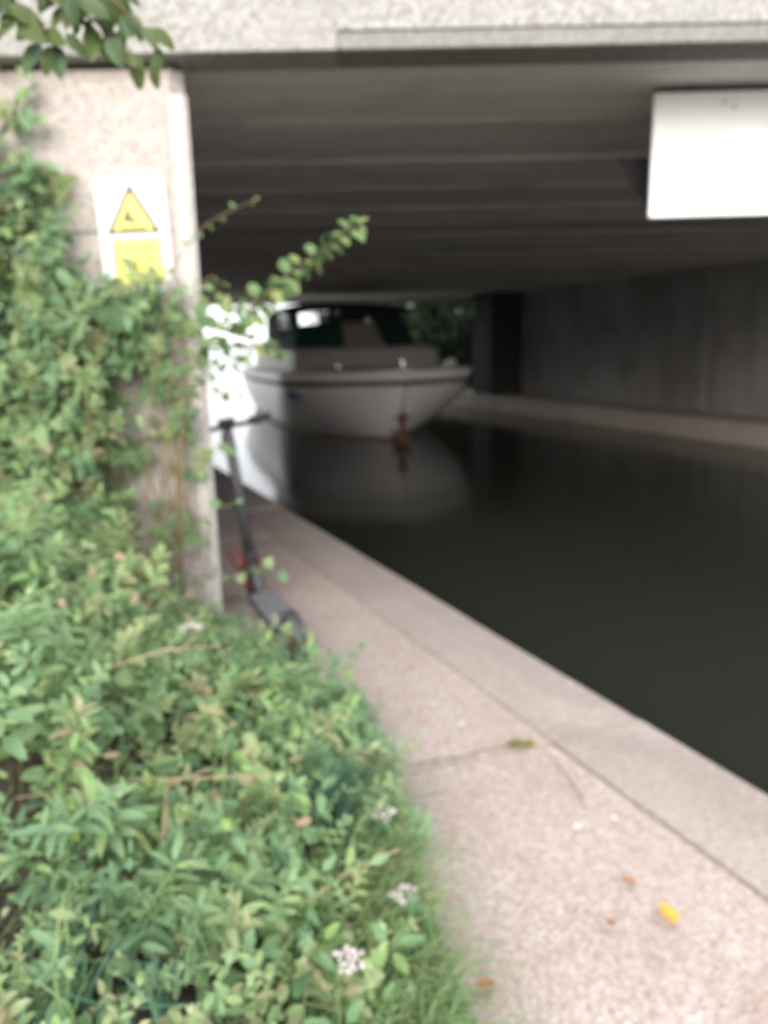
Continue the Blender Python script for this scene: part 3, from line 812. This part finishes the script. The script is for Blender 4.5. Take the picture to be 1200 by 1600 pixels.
for i in range(1500):
    Y_ = .8 + 3.0 * rng.random(); d_ = rng.random() ** 1.25 * 1.9; X_ = float(bound(Y_)) + .03 - d_
    if X_ < -.56 * Y_ - .3 or mnoise.noise(Vector((X_ * 5, Y_ * 5, 31))) < -.28: continue
    tp = float(ptop(np.array([X_]), np.array([Y_]))[0]); g0 = float(gtop(np.array([X_]), np.array([Y_]))[0])
    L_ = rng.uniform(.14, .42) * (1 if d_ > .12 else .65)
    if Y_ < 2.0 and d_ < .34 and rng.random() < .72: continue
    patch = mnoise.noise(Vector((X_ * 2.3, Y_ * 2.3, 7)))
    kd = 1 if patch > .12 else (2 if patch < -.22 else 0)
    tn = .36 + .45 * patch + rng.normal(0, .13)
    sprig((X_, Y_, max(g0, tp - L_ * .75)), (rng.normal(.22, .33), rng.normal(-.22, .3), 1), L_, int(rng.integers(12, 26)), (.028 + .062 * rng.random() ** 1.5) * (1.2 if Y_ > 2.3 else (.75 if Y_ < 1.5 else 1)), kd, min(.95, max(.02, tn)))
for i in range(900):
    Z_ = rng.uniform(.1, 2.6); X_ = rng.uniform(-2.3, -.9)
    lf = min(1, max(0, (-1.25 - X_) / .25))
    dn = .16 + .84 * lf if Z_ < 1.8 else (.55 if X_ < -1.46 - (Z_ - 1.8) * .15 else 0)
    if 1.45 < Z_ < 1.8 and X_ < -1.0: dn = max(dn, .9)
    if .15 < Z_ < .6 and X_ > -1.22: dn *= .1
    if rng.random() > dn: continue
    th_ = .03 + .40 * min(1, max(0, (-.95 - X_) / .6)) * min(1, max(.1, (2.3 - Z_) / 1.2))
    L_ = rng.uniform(.14, .32)
    sprig((X_, 3.87 - th_ * rng.random(), Z_ - .08), (rng.normal(.25, .5), -rng.uniform(.2, .7) * (1 if Z_ < 2 else .4), rng.normal(.35, .5)), L_, int(rng.integers(12, 22)), rng.uniform(.055, .10), int(rng.integers(0, 3)), min(.9, max(.02, .33 + rng.normal(0, .17))), .5)
for kd, T in ((0, T_NETTLE), (1, T_OVAL), (2, T_LANCE)):
    A = np.array(SP[kd]); cl.add(T, A[:, 0:3], A[:, 3:6], A[:, 6:9], A[:, 9] * (1.25 if kd == 2 else 1), A[:, 10])
# climbing mass against the pier
n_ = 15000
X = rng.uniform(-2.6, -.84, n_); Z = rng.uniform(-.02, 2.75, n_)
dens = np.zeros(n_)
left = np.clip((-1.28 - X) / .22, 0, 1)                # full cover towards the left
dens = np.where(Z < 1.86 + .06 * np.sin(X * 9), .16 + .84 * left, 0)
dens = np.where((Z > 1.42) & (Z < 1.86 + .05 * np.sin(X * 9)) & (X < -.98), np.maximum(dens, .85), dens)
dens = np.where((Z >= 1.8) & (X < -1.46 - (Z - 1.8) * .15), .50, dens)
dens = np.where((Z >= 2.45) & (X < -1.5), .18, dens)
dens = np.where((Z > .2) & (Z < .55) & (X > -1.22), dens * .06, dens)
dens = np.where((Z > .72) & (Z < 1.1) & (X > -1.3), dens * .45, dens)
dens = np.where(X > -1.0, dens * .35, dens)
cn_ = nz(X, Z, 5, 20)
ok = rng.random(n_) < dens * np.clip(.55 + 1.6 * cn_, .05, 1.2) * .62
X = X[ok]; Z = Z[ok]; k = len(X)
th = .05 + .38 * np.clip((-.95 - X) / .6, 0, 1) * np.clip((2.3 - Z) / 1.2, .12, 1)
Yp = 3.88 - .015 - rng.random(k) ** 1.3 * th
P = np.stack([X, Yp, Z], 1)
an_ = rng.uniform(0, 2 * np.pi, k)
D = np.stack([np.cos(an_) * .8, -rng.uniform(.1, .8, k), np.sin(an_) * .6 - .5], 1)
UPV = np.stack([rng.normal(0, .4, k), rng.normal(-.8, .3, k), rng.uniform(.2, 1.0, k)], 1)
S = rng.uniform(.055, .125, k)
sel = rng.integers(0, 4, k)
for i, T in enumerate(T_all): cl.add(T, P[sel == i], D[sel == i], UPV[sel == i], S[sel == i], rng.uniform(0, .5, int((sel == i).sum())))
tag(cl.build('undergrowth', M['leaf_mass']), 'dense mixed green undergrowth smothering the left bank and lower pier', 'undergrowth', kind='stuff')

# tangle of thin stems through the mass
tg = MB(); rs = random.Random(11)
for i in range(60):
    x_ = rs.uniform(-2.0, -.92); z0 = rs.uniform(0, .7); h2 = rs.uniform(.4, 1.2); yy = 3.86 - rs.uniform(0, .12) - (.2 if x_ < -1.4 else 0)
    if z0 + h2 > 1.85 and x_ > -1.5: h2 = 1.85 - z0
    lean = rs.uniform(-.25, .25)
    tg.tube([(x_, yy, z0), (min(x_ + lean * .5, -.9), yy - .04, z0 + h2 * .5), (min(x_ + lean, -.88), yy - .01, z0 + h2)], [.004, .003, .002], 4)
tag(tg.build('tangled_stems', M['red_stem']), 'tangle of thin brown stems climbing the pier', 'stems', kind='stuff')

# grass along the path edge
def blades(n_, pos, h0, h1, mat, name, label, wd=.006, lean=.5, outdir=(.5, -.2)):
    v = []; f = []
    for i in range(n_):
        x_, y_, z_ = pos(); h2 = random.uniform(h0, h1); a_ = random.uniform(0, 6.28)
        lx = math.cos(a_) * lean * h2 * random.random() + outdir[0] * h2 * random.random(); ly = math.sin(a_) * lean * h2 * random.random() + outdir[1] * h2 * random.random()
        sx, sy = math.cos(a_ + 1.3) * wd, math.sin(a_ + 1.3) * wd
        k = len(v)
        for t in (0, .35, .7, 1):
            ww = (1 - t * .85); px, py, pz = x_ + lx * t * t, y_ + ly * t * t, z_ + h2 * (t - .35 * t * t * t)
            v += [(px - sx * ww, py - sy * ww, pz), (px + sx * ww, py + sy * ww, pz)]
        for q in range(3): f.append((k + 2 * q, k + 2 * q + 1, k + 2 * q + 3, k + 2 * q + 2))
    me = bpy.data.meshes.new(name); me.from_pydata(v, [], f); me.update()
    return tag(link(name, me, None, mat), label, 'grass', kind='stuff')
def gpos():
    Y_ = random.uniform(.9, 2.5); b0 = float(bound(Y_)); dd = abs(random.gauss(0, .19)); x_ = b0 + .03 - dd
    return x_, Y_, .0 + .1 * min(1, dd)
blades(3800, gpos, .10, .32, M['grass'], 'grass', 'fringe of long green grass along the left edge of the path', wd=.0035, outdir=(.55, -.25))
def gpos3():
    Y_ = random.uniform(1.0, 3.2); b0 = float(bound(Y_)); x_ = b0 - random.uniform(0, 1.3)
    return x_, Y_, float(ptop(np.array([x_]), np.array([Y_]))[0]) - .14
blades(900, gpos3, .14, .30, M['grass'], 'grass', 'long grass blades growing up through the undergrowth on the left', wd=.0035, lean=.9, outdir=(.35, -.3))
def gpos4():
    x_ = random.gauss(-.16, .05); y_ = random.gauss(1.98, .06); return x_, y_, float(ptop(np.array([x_]), np.array([y_]))[0]) - .16
blades(120, gpos4, .22, .36, M['strap'], 'grass_tuft', 'arching tuft of long blue-green grass leaning over the path edge', wd=.004, lean=.7, outdir=(.5, -.35))
def gpos2():
    x_ = random.gauss(-.66, .09); y_ = random.gauss(1.22, .10); return x_, y_, .05
blades(70, gpos2, .35, .62, M['strap'], 'strap_grass', 'tuft of blue-green strap leaves at the lower left', wd=.009, lean=.5, outdir=(.15, -.1))

# individual plants standing proud of the mass
G1 = 'leafy nettle stems on the left bank'
rs = random.Random(5); random.seed(21)
spots = []
while len(spots) < 46:
    Y_ = rs.uniform(1.15, 3.55); d_ = rs.uniform(.04, 1.25) * rs.choice((.25, 1, 1)); X_ = float(bound(Y_)) - d_
    if X_ < -.50 * Y_ - .15: continue
    if all((X_ - a_) ** 2 + (Y_ - b_) ** 2 > .017 for a_, b_ in spots): spots.append((X_, Y_))
for X_, Y_ in spots:
    top = float(ptop(np.array([X_]), np.array([Y_]))[0]); g0 = float(gtop(np.array([X_]), np.array([Y_]))[0]) - .02
    h2 = max(.16, top - g0 + rs.uniform(.0, .09)); lx, ly = rs.uniform(-.03, .14), rs.uniform(-.12, .05)
    shoot('nettle_plant', [(X_, Y_, g0), (X_ + lx * .4, Y_ + ly * .4, g0 + h2 * .55), (X_ + lx, Y_ + ly, g0 + h2)], 'nettle', M['stem'], .035, rs.uniform(.07, .12),
          'leafy green nettle stem rising from the undergrowth beside the path' , 'nettle', G1, r0=.004, pair=True, start=.3)

# bramble shoots that reach over the pier corner
BR = 'bramble'
shoot('bramble_shoot', [(-1.15, 3.62, .3), (-1.08, 3.5, 1.0), (-.93, 3.5, 1.72), (-.78, 3.5, 1.96), (-.66, 3.52, 2.04), (-.54, 3.55, 2.10)], 'bramble', M['red_stem'], .055, .07, 'thin bramble shoot with small leaves, uppermost against the dark bridge soffit', BR, 'bramble shoots over the pier corner', start=.62)
shoot('bramble_shoot', [(-1.05, 3.6, .3), (-.98, 3.46, .9), (-.84, 3.46, 1.45), (-.58, 3.5, 1.65), (-.38, 3.52, 1.80), (-.22, 3.55, 1.91), (-.09, 3.58, 2.0)], 'bramble', M['red_stem'], .024, .115, 'long leafy bramble shoot arching right in front of the boat canopy', BR, 'bramble shoots over the pier corner', trif=False, pair=True, start=.58)
shoot('bramble_shoot', [(-1.0, 3.6, .2), (-.95, 3.46, .8), (-.86, 3.46, 1.28), (-.68, 3.5, 1.42), (-.55, 3.52, 1.50), (-.44, 3.55, 1.44)], 'bramble', M['red_stem'], .026, .105, 'short drooping bramble shoot in front of the white water beside the bow', BR, 'bramble shoots over the pier corner', pair=True, start=.62)
shoot('bramble_shoot', [(-1.1, 3.62, .3), (-1.0, 3.46, 1.0), (-.88, 3.46, 1.55), (-.74, 3.5, 1.78), (-.70, 3.52, 1.70), (-.62, 3.54, 1.62)], 'bramble', M['red_stem'], .028, .10, 'bramble shoot curling down beside the pier arris at sign height', BR, 'bramble shoots over the pier corner', start=.6)
shoot('bramble_shoot', [(-1.0, 3.6, .3), (-.92, 3.46, 1.0), (-.84, 3.46, 1.40), (-.70, 3.5, 1.56), (-.56, 3.5, 1.62), (-.44, 3.52, 1.74)], 'bramble', M['red_stem'], .024, .11, 'bushy bramble shoot crossing the bright gap left of the canopy', BR, 'bramble shoots over the pier corner', pair=True, start=.6)
shoot('bramble_shoot', [(-1.0, 3.6, .2), (-.93, 3.46, .8), (-.88, 3.46, 1.2), (-.76, 3.5, 1.30), (-.66, 3.52, 1.27)], 'bramble', M['red_stem'], .045, .09, 'lowest bramble shoot sticking out from the pier arris above the handlebar', BR, 'bramble shoots over the pier corner', start=.66)
# climbing vine shoots
VN = 'vine shoots on the pier'
shoot('vine_shoot', [(-1.3, 3.7, .6), (-1.1, 3.66, .72), (-.95, 3.6, .66), (-.80, 3.58, .72), (-.70, 3.56, .76)], 'vine', M['stem'], .06, .08, 'pale green vine shoot crossing the pier corner above the scooter', 'vine', VN, start=.2)
shoot('vine_shoot', [(-1.25, 3.7, .3), (-1.05, 3.62, .42), (-.9, 3.55, .40), (-.74, 3.5, .42), (-.6, 3.48, .46), (-.5, 3.48, .43)], 'vine', M['stem'], .055, .085, 'pale green vine shoot reaching in front of the scooter stem', 'vine', VN, start=.2)
shoot('vine_shoot', [(-1.1, 3.55, .1), (-.9, 3.42, .25), (-.72, 3.36, .22), (-.58, 3.32, .24), (-.52, 3.3, .12)], 'vine', M['stem'], .055, .08, 'low vine shoot hanging beside the scooter deck', 'vine', VN, start=.25)
shoot('vine_shoot', [(-.75, 3.2, .1), (-.5, 3.05, .28), (-.3, 2.95, .30), (-.22, 2.9, .26)], 'vine', M['stem'], .06, .085, 'vine shoot poking out over the path below the scooter wheel', 'vine', VN, start=.3)
shoot('vine_shoot', [(-.5, 2.9, .1), (-.3, 2.8, .24), (-.14, 2.74, .28), (-.10, 2.72, .36)], 'vine', M['stem'], .06, .07, 'small upright vine tip standing over the pink path', 'vine', VN, start=.4)
for i, (x_, zt_) in enumerate(((-1.66, 2.50), (-1.58, 2.25), (-1.78, 2.35), (-1.5, 2.0), (-1.4, 1.9))):
    shoot('vine_shoot', [(x_ - .1, 3.7, .5), (x_ + .05, 3.7, 1.2), (x_ - .04, 3.76, 1.7), (x_ + .02, 3.82, zt_)], 'vine', M['stem'], .05, .085,
          ['tallest vine shoot up the pier at the left frame edge', 'vine shoot climbing the pier left of the warning sign', 'vine shoot furthest left on the pier', 'vine shoot ending just below the warning sign top at its left', 'short vine shoot against the lower left corner of the sign'][i], 'vine', VN, start=.35)

# dry stalks, flower heads
DS = 'dry stalks in the undergrowth'
for p, q, lab in (((-.95, 1.75, .38), (-.28, 1.7, .46), 'long pale dry stalk lying across the lower left undergrowth'), ((-.75, 1.9, .66), (-.45, 1.95, .70), 'short pale dry stalk lying on the nettles'),
                  ((-.58, 1.62, .1), (-.52, 1.62, .50), 'upright brown dead stalk among the nettles'), ((-.2, 1.55, .22), (.02, 1.6, .32), 'thin brown stalk leaning toward the path')):
    q_ = Vector(q) - Vector(p); o = empty('dry_stalk', p, label=lab, cat='stalk', group=DS)
    MB().tube([(0, 0, 0), q_ * .5 + Vector((0, 0, .02)), q_], [.0032, .0028, .002], 5).build('stalk', M['dry'], o)
    MB().tube([q_ * .6, q_ * .75 + Vector((.02, -.02, .05))], [.003, .002], 4).build('side_twig', M['dry'], o)
fl = (( .03, 1.62, .18, 'lower white flower head at the grassy path edge'), (-.02, 1.90, .22, 'upper white flower head at the grassy path edge'), (-.09, 1.36, .24, 'white flower head nearest the bottom of the frame'), (-.62, 2.3, .62, 'white flower head high in the left undergrowth'))
for x_, y_, z_, lab in fl:
    g0 = .02; o = empty('flower_head', (x_ - .03, y_, g0), label=lab, cat='flower', group='white flower heads')
    MB().tube([(0, 0, 0), (.015, 0, (z_ - g0) * .6), (.03, 0, z_ - g0)], .0025, 5).build('stem', M['stem'], o)
    fm = MB()
    for i in range(26):
        a_ = random.uniform(0, 6.28); r_ = .034 * math.sqrt(random.random()); c_ = Vector((.03 + r_ * math.cos(a_), r_ * math.sin(a_), z_ - g0 + .012 * random.random() - r_ * .25))
        fm.lathe([(.0005, -.002), (.007, 0), (.0005, .003)], c_, (random.uniform(-.4, .4), random.uniform(-.6, .2), 1), 5)
    fm.build('florets', M['flower'], o)
# pale withered leaves caught in the mass
WL = 'withered pale leaves caught in the undergrowth'
M['withered'] = plain('withered_leaf', (.30, .22, .14), .8, var=.25, scale=15)
lw_ = lmesh('withered_leaf', T_OVAL, M['withered'])
for px_ in ((-.80, 2.35, .72), (-.55, 2.5, .55), (-.95, 2.6, .78), (-.42, 2.35, .40), (-.70, 1.55, .52), (-.20, 1.75, .30), (-.98, 2.2, .76), (-.78, 3.0, .5)):
    o = link('withered_leaf', lw_); o.matrix_world = Matrix.Translation(px_) @ basis((random.uniform(-1, 1), random.uniform(-1, .3), -.2), (random.uniform(-.3, .3), -.5, 1)).to_4x4() @ Matrix.Scale(random.uniform(.04, .06), 4)
    tag(o, 'curled pale tan dead leaf resting on the green undergrowth', 'leaf', WL)
lo_ = lmesh('orange_petal', T_HEART, M['orange_leaf'])
o = link('orange_leaf', lo_); o.matrix_world = Matrix.Translation((-1.13, 2.95, .38)) @ basis((.3, -.4, -.5), (0, -1, .5)).to_4x4() @ Matrix.Scale(.06, 4)
tag(o, 'small bright orange leaf in the undergrowth below the pier', 'leaf')

# ------------------------------------------------------------------ things lying on the path
def fallen(name, p, rz, s, mat, label, T=T_HEART, group=None, cat='leaf'):
    me = lmesh(name, leaf_template(Wd=.75, k=5, serr=.06, fold=.3, droop=-.12), mat)
    o = link(name, me); o.location = (p[0], p[1], .012); o.rotation_euler = (R(4), R(6), rz); o.scale = (s, s, s)
    return tag(o, label, cat, group)
fallen('fallen_leaf', (.735, 1.70), R(20), .065, M['orange_leaf'], 'bright orange fallen leaf lying on the path')
fallen('fallen_leaf', (.68, 1.85), R(70), .045, M['brown_leaf'], 'small brown fallen leaf on the path just beyond the orange one')
fallen('fallen_leaf', (.24, 1.53), R(120), .05, M['brown_leaf'], 'brown fallen leaf at the grass edge of the path')
fallen('fallen_leaf', (.56, 1.72), R(200), .03, M['brown_leaf'], 'tiny brown leaf fragment on the path left of the orange leaf')
for p, s, lab in (((.585, 2.12), .017, 'small white litter scrap on the path by the crack'), ((.71, 2.16), .012, 'tiny white litter scrap beside the coping joint'), ((.29, 2.78), .015, 'tiny white litter scrap on the path beyond the weed tuft')):
    mb = MB(); k = 7
    ring = [(s * random.uniform(.6, 1) * math.cos(6.28 * i / k), s * random.uniform(.6, 1) * math.sin(6.28 * i / k)) for i in range(k)]
    o = mb.prism(ring, 0, .004).build('litter_scrap', M['litter']); o.location = (p[0], p[1], .006); tag(o, lab, 'litter', 'white litter scraps on the path')
# weed tuft in the joint
o = empty('weed_tuft', (.50, 2.62, .0), label='small olive weed tuft growing in the path joint', cat='weed')
v = []; f = []
for i in range(110):
    a_ = random.uniform(0, 6.28); r_ = random.random() ** .5; x_, y_ = .055 * r_ * math.cos(a_) , .02 * r_ * math.sin(a_); h2 = random.uniform(.008, .03)
    k = len(v); v += [(x_ - .004, y_, 0), (x_ + .004, y_, 0), (x_ + random.uniform(-.02, .02), y_ + random.uniform(-.02, .02), h2)]; f.append((k, k + 1, k + 2))
me = bpy.data.meshes.new('blades'); me.from_pydata(v, [], f); me.update(); link('blades', me, o, M['moss'])

# ------------------------------------------------------------------ tree whose branch hangs in at the top left
tr = empty('overhanging_tree', (-2.6, .6, .2), label='tree with dark green leaves overhanging the top left corner', cat='tree')
T0 = Vector(tr.location)
MB().tube([(0, 0, -.2), (.05, .03, 1.2), (.0, .1, 2.4), (.1, .2, 4.2), (.2, .1, 6)], [.16, .13, .11, .08, .04], 10).build('trunk', M['bark'], tr, True)
twigs = []
def twig(ctrl, r0, name='branch'):
    pts = curve_pts(ctrl, 5); twigs.append(pts)
    MB().tube([p - T0 for p in pts], [r0 * (1 - .7 * i / len(pts)) for i in range(len(pts))], 6).build(name, M['bark'], tr)
    return pts
main = twig([(-2.55, .8, 3.0), (-1.9, 1.2, 2.75), (-1.3, 1.5, 2.5), (-.85, 1.72, 2.32), (-.55, 1.85, 2.25)], .03)
t1 = twig([(-.95, 1.66, 2.36), (-.80, 1.75, 2.22), (-.66, 1.8, 2.12)], .006)
t2 = twig([(-.75, 1.76, 2.29), (-.62, 1.8, 2.19), (-.52, 1.82, 2.11)], .005)
t3 = twig([(-1.1, 1.6, 2.42), (-.92, 1.68, 2.27), (-.82, 1.72, 2.15)], .005)
t4 = twig([(-1.2, 1.55, 2.46), (-1.0, 1.62, 2.3), (-.86, 1.66, 2.2)], .005)
t5 = twig([(-.9, 1.7, 2.34), (-.72, 1.74, 2.27), (-.60, 1.76, 2.2)], .005)
t6 = twig([(-.66, 1.8, 2.29), (-.54, 1.82, 2.2), (-.46, 1.84, 2.10)], .004)
random.seed(4)
for tw, i0, cnt in ((main, 9, 44), (t1, 2, 26), (t2, 2, 20), (t3, 1, 28), (t4, 1, 26), (t5, 1, 20), (t6, 3, 10)):
    for i in range(cnt):
        p = tw[min(len(tw) - 1, int(i0 + (len(tw) - i0) * (i + .5) / cnt))] + Vector((random.uniform(-.02, .02), random.uniform(-.03, .03), random.uniform(-.015, .015)))
        dv = Vector((random.uniform(-.6, .7), random.uniform(-.5, .4), random.uniform(-1.0, -.25)))
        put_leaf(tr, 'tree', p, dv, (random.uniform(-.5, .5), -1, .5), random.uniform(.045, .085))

# ------------------------------------------------------------------ trees and bushes beyond the bridge
def tree(loc, h, cr, label, group, seed, name='tree', low=.25, nleaf=1500, ls=.22):
    r_ = np.random.default_rng(seed); q = random.Random(seed)
    root = empty(name, loc, label=label, cat='tree' if name == 'tree' else 'bush', group=group)
    tk = MB().tube([(0, 0, -.3), (q.uniform(-.1, .1), 0, h * .3), (q.uniform(-.3, .3), q.uniform(-.2, .2), h * .75)], [h * .025, h * .018, h * .006], 8)
    for i in range(7):
        a_ = q.uniform(0, 6.28); z0 = h * q.uniform(.15, .55)
        tk.tube([(0, 0, z0), (math.cos(a_) * cr * .4, math.sin(a_) * cr * .4, z0 + h * .12), (math.cos(a_) * cr * .8, math.sin(a_) * cr * .8, z0 + h * .2)], [h * .01, h * .007, h * .003], 5)
    tk.build('trunk', M['bark'], root, True)
    c = Cloud(); P = []
    for i in range(26):
        a_ = q.uniform(0, 6.28); rr = cr * math.sqrt(q.random()) * .85; zz = h * q.uniform(low, .95)
        k = nleaf // 26; cs = cr * q.uniform(.2, .38)
        sh = 1 - .5 * max(0, (zz / h - .6) / .4)
        P.append(np.array([math.cos(a_) * rr * sh, math.sin(a_) * rr * sh, zz]) + r_.normal(0, cs * .55, (k, 3)))
    P = np.concatenate(P); k = len(P)
    c.add(T_OVAL, P, r_.normal(0, 1, (k, 3)) + [0, 0, -.4], r_.normal(0, .5, (k, 3)) + [0, 0, 1], r_.uniform(.7, 1.3, k) * ls)
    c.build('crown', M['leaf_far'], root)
TG = 'trees beyond the bridge'
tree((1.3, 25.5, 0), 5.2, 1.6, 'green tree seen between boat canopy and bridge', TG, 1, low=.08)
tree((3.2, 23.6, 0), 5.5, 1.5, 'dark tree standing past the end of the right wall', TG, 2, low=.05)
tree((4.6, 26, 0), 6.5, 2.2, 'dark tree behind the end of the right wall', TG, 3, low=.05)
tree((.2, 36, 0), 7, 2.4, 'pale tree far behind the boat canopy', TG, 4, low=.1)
tree((1.9, 23.4, .05), 3.4, 1.1, 'leafy bush filling the gap between bow and added dark block', TG, 6, name='bush', low=.05, nleaf=2600, ls=.2)
tree((3.0, 24.9, .05), 5.2, 1.4, 'slim dark tree directly behind the added dark block', TG, 9, low=.15, nleaf=3000, ls=.26)
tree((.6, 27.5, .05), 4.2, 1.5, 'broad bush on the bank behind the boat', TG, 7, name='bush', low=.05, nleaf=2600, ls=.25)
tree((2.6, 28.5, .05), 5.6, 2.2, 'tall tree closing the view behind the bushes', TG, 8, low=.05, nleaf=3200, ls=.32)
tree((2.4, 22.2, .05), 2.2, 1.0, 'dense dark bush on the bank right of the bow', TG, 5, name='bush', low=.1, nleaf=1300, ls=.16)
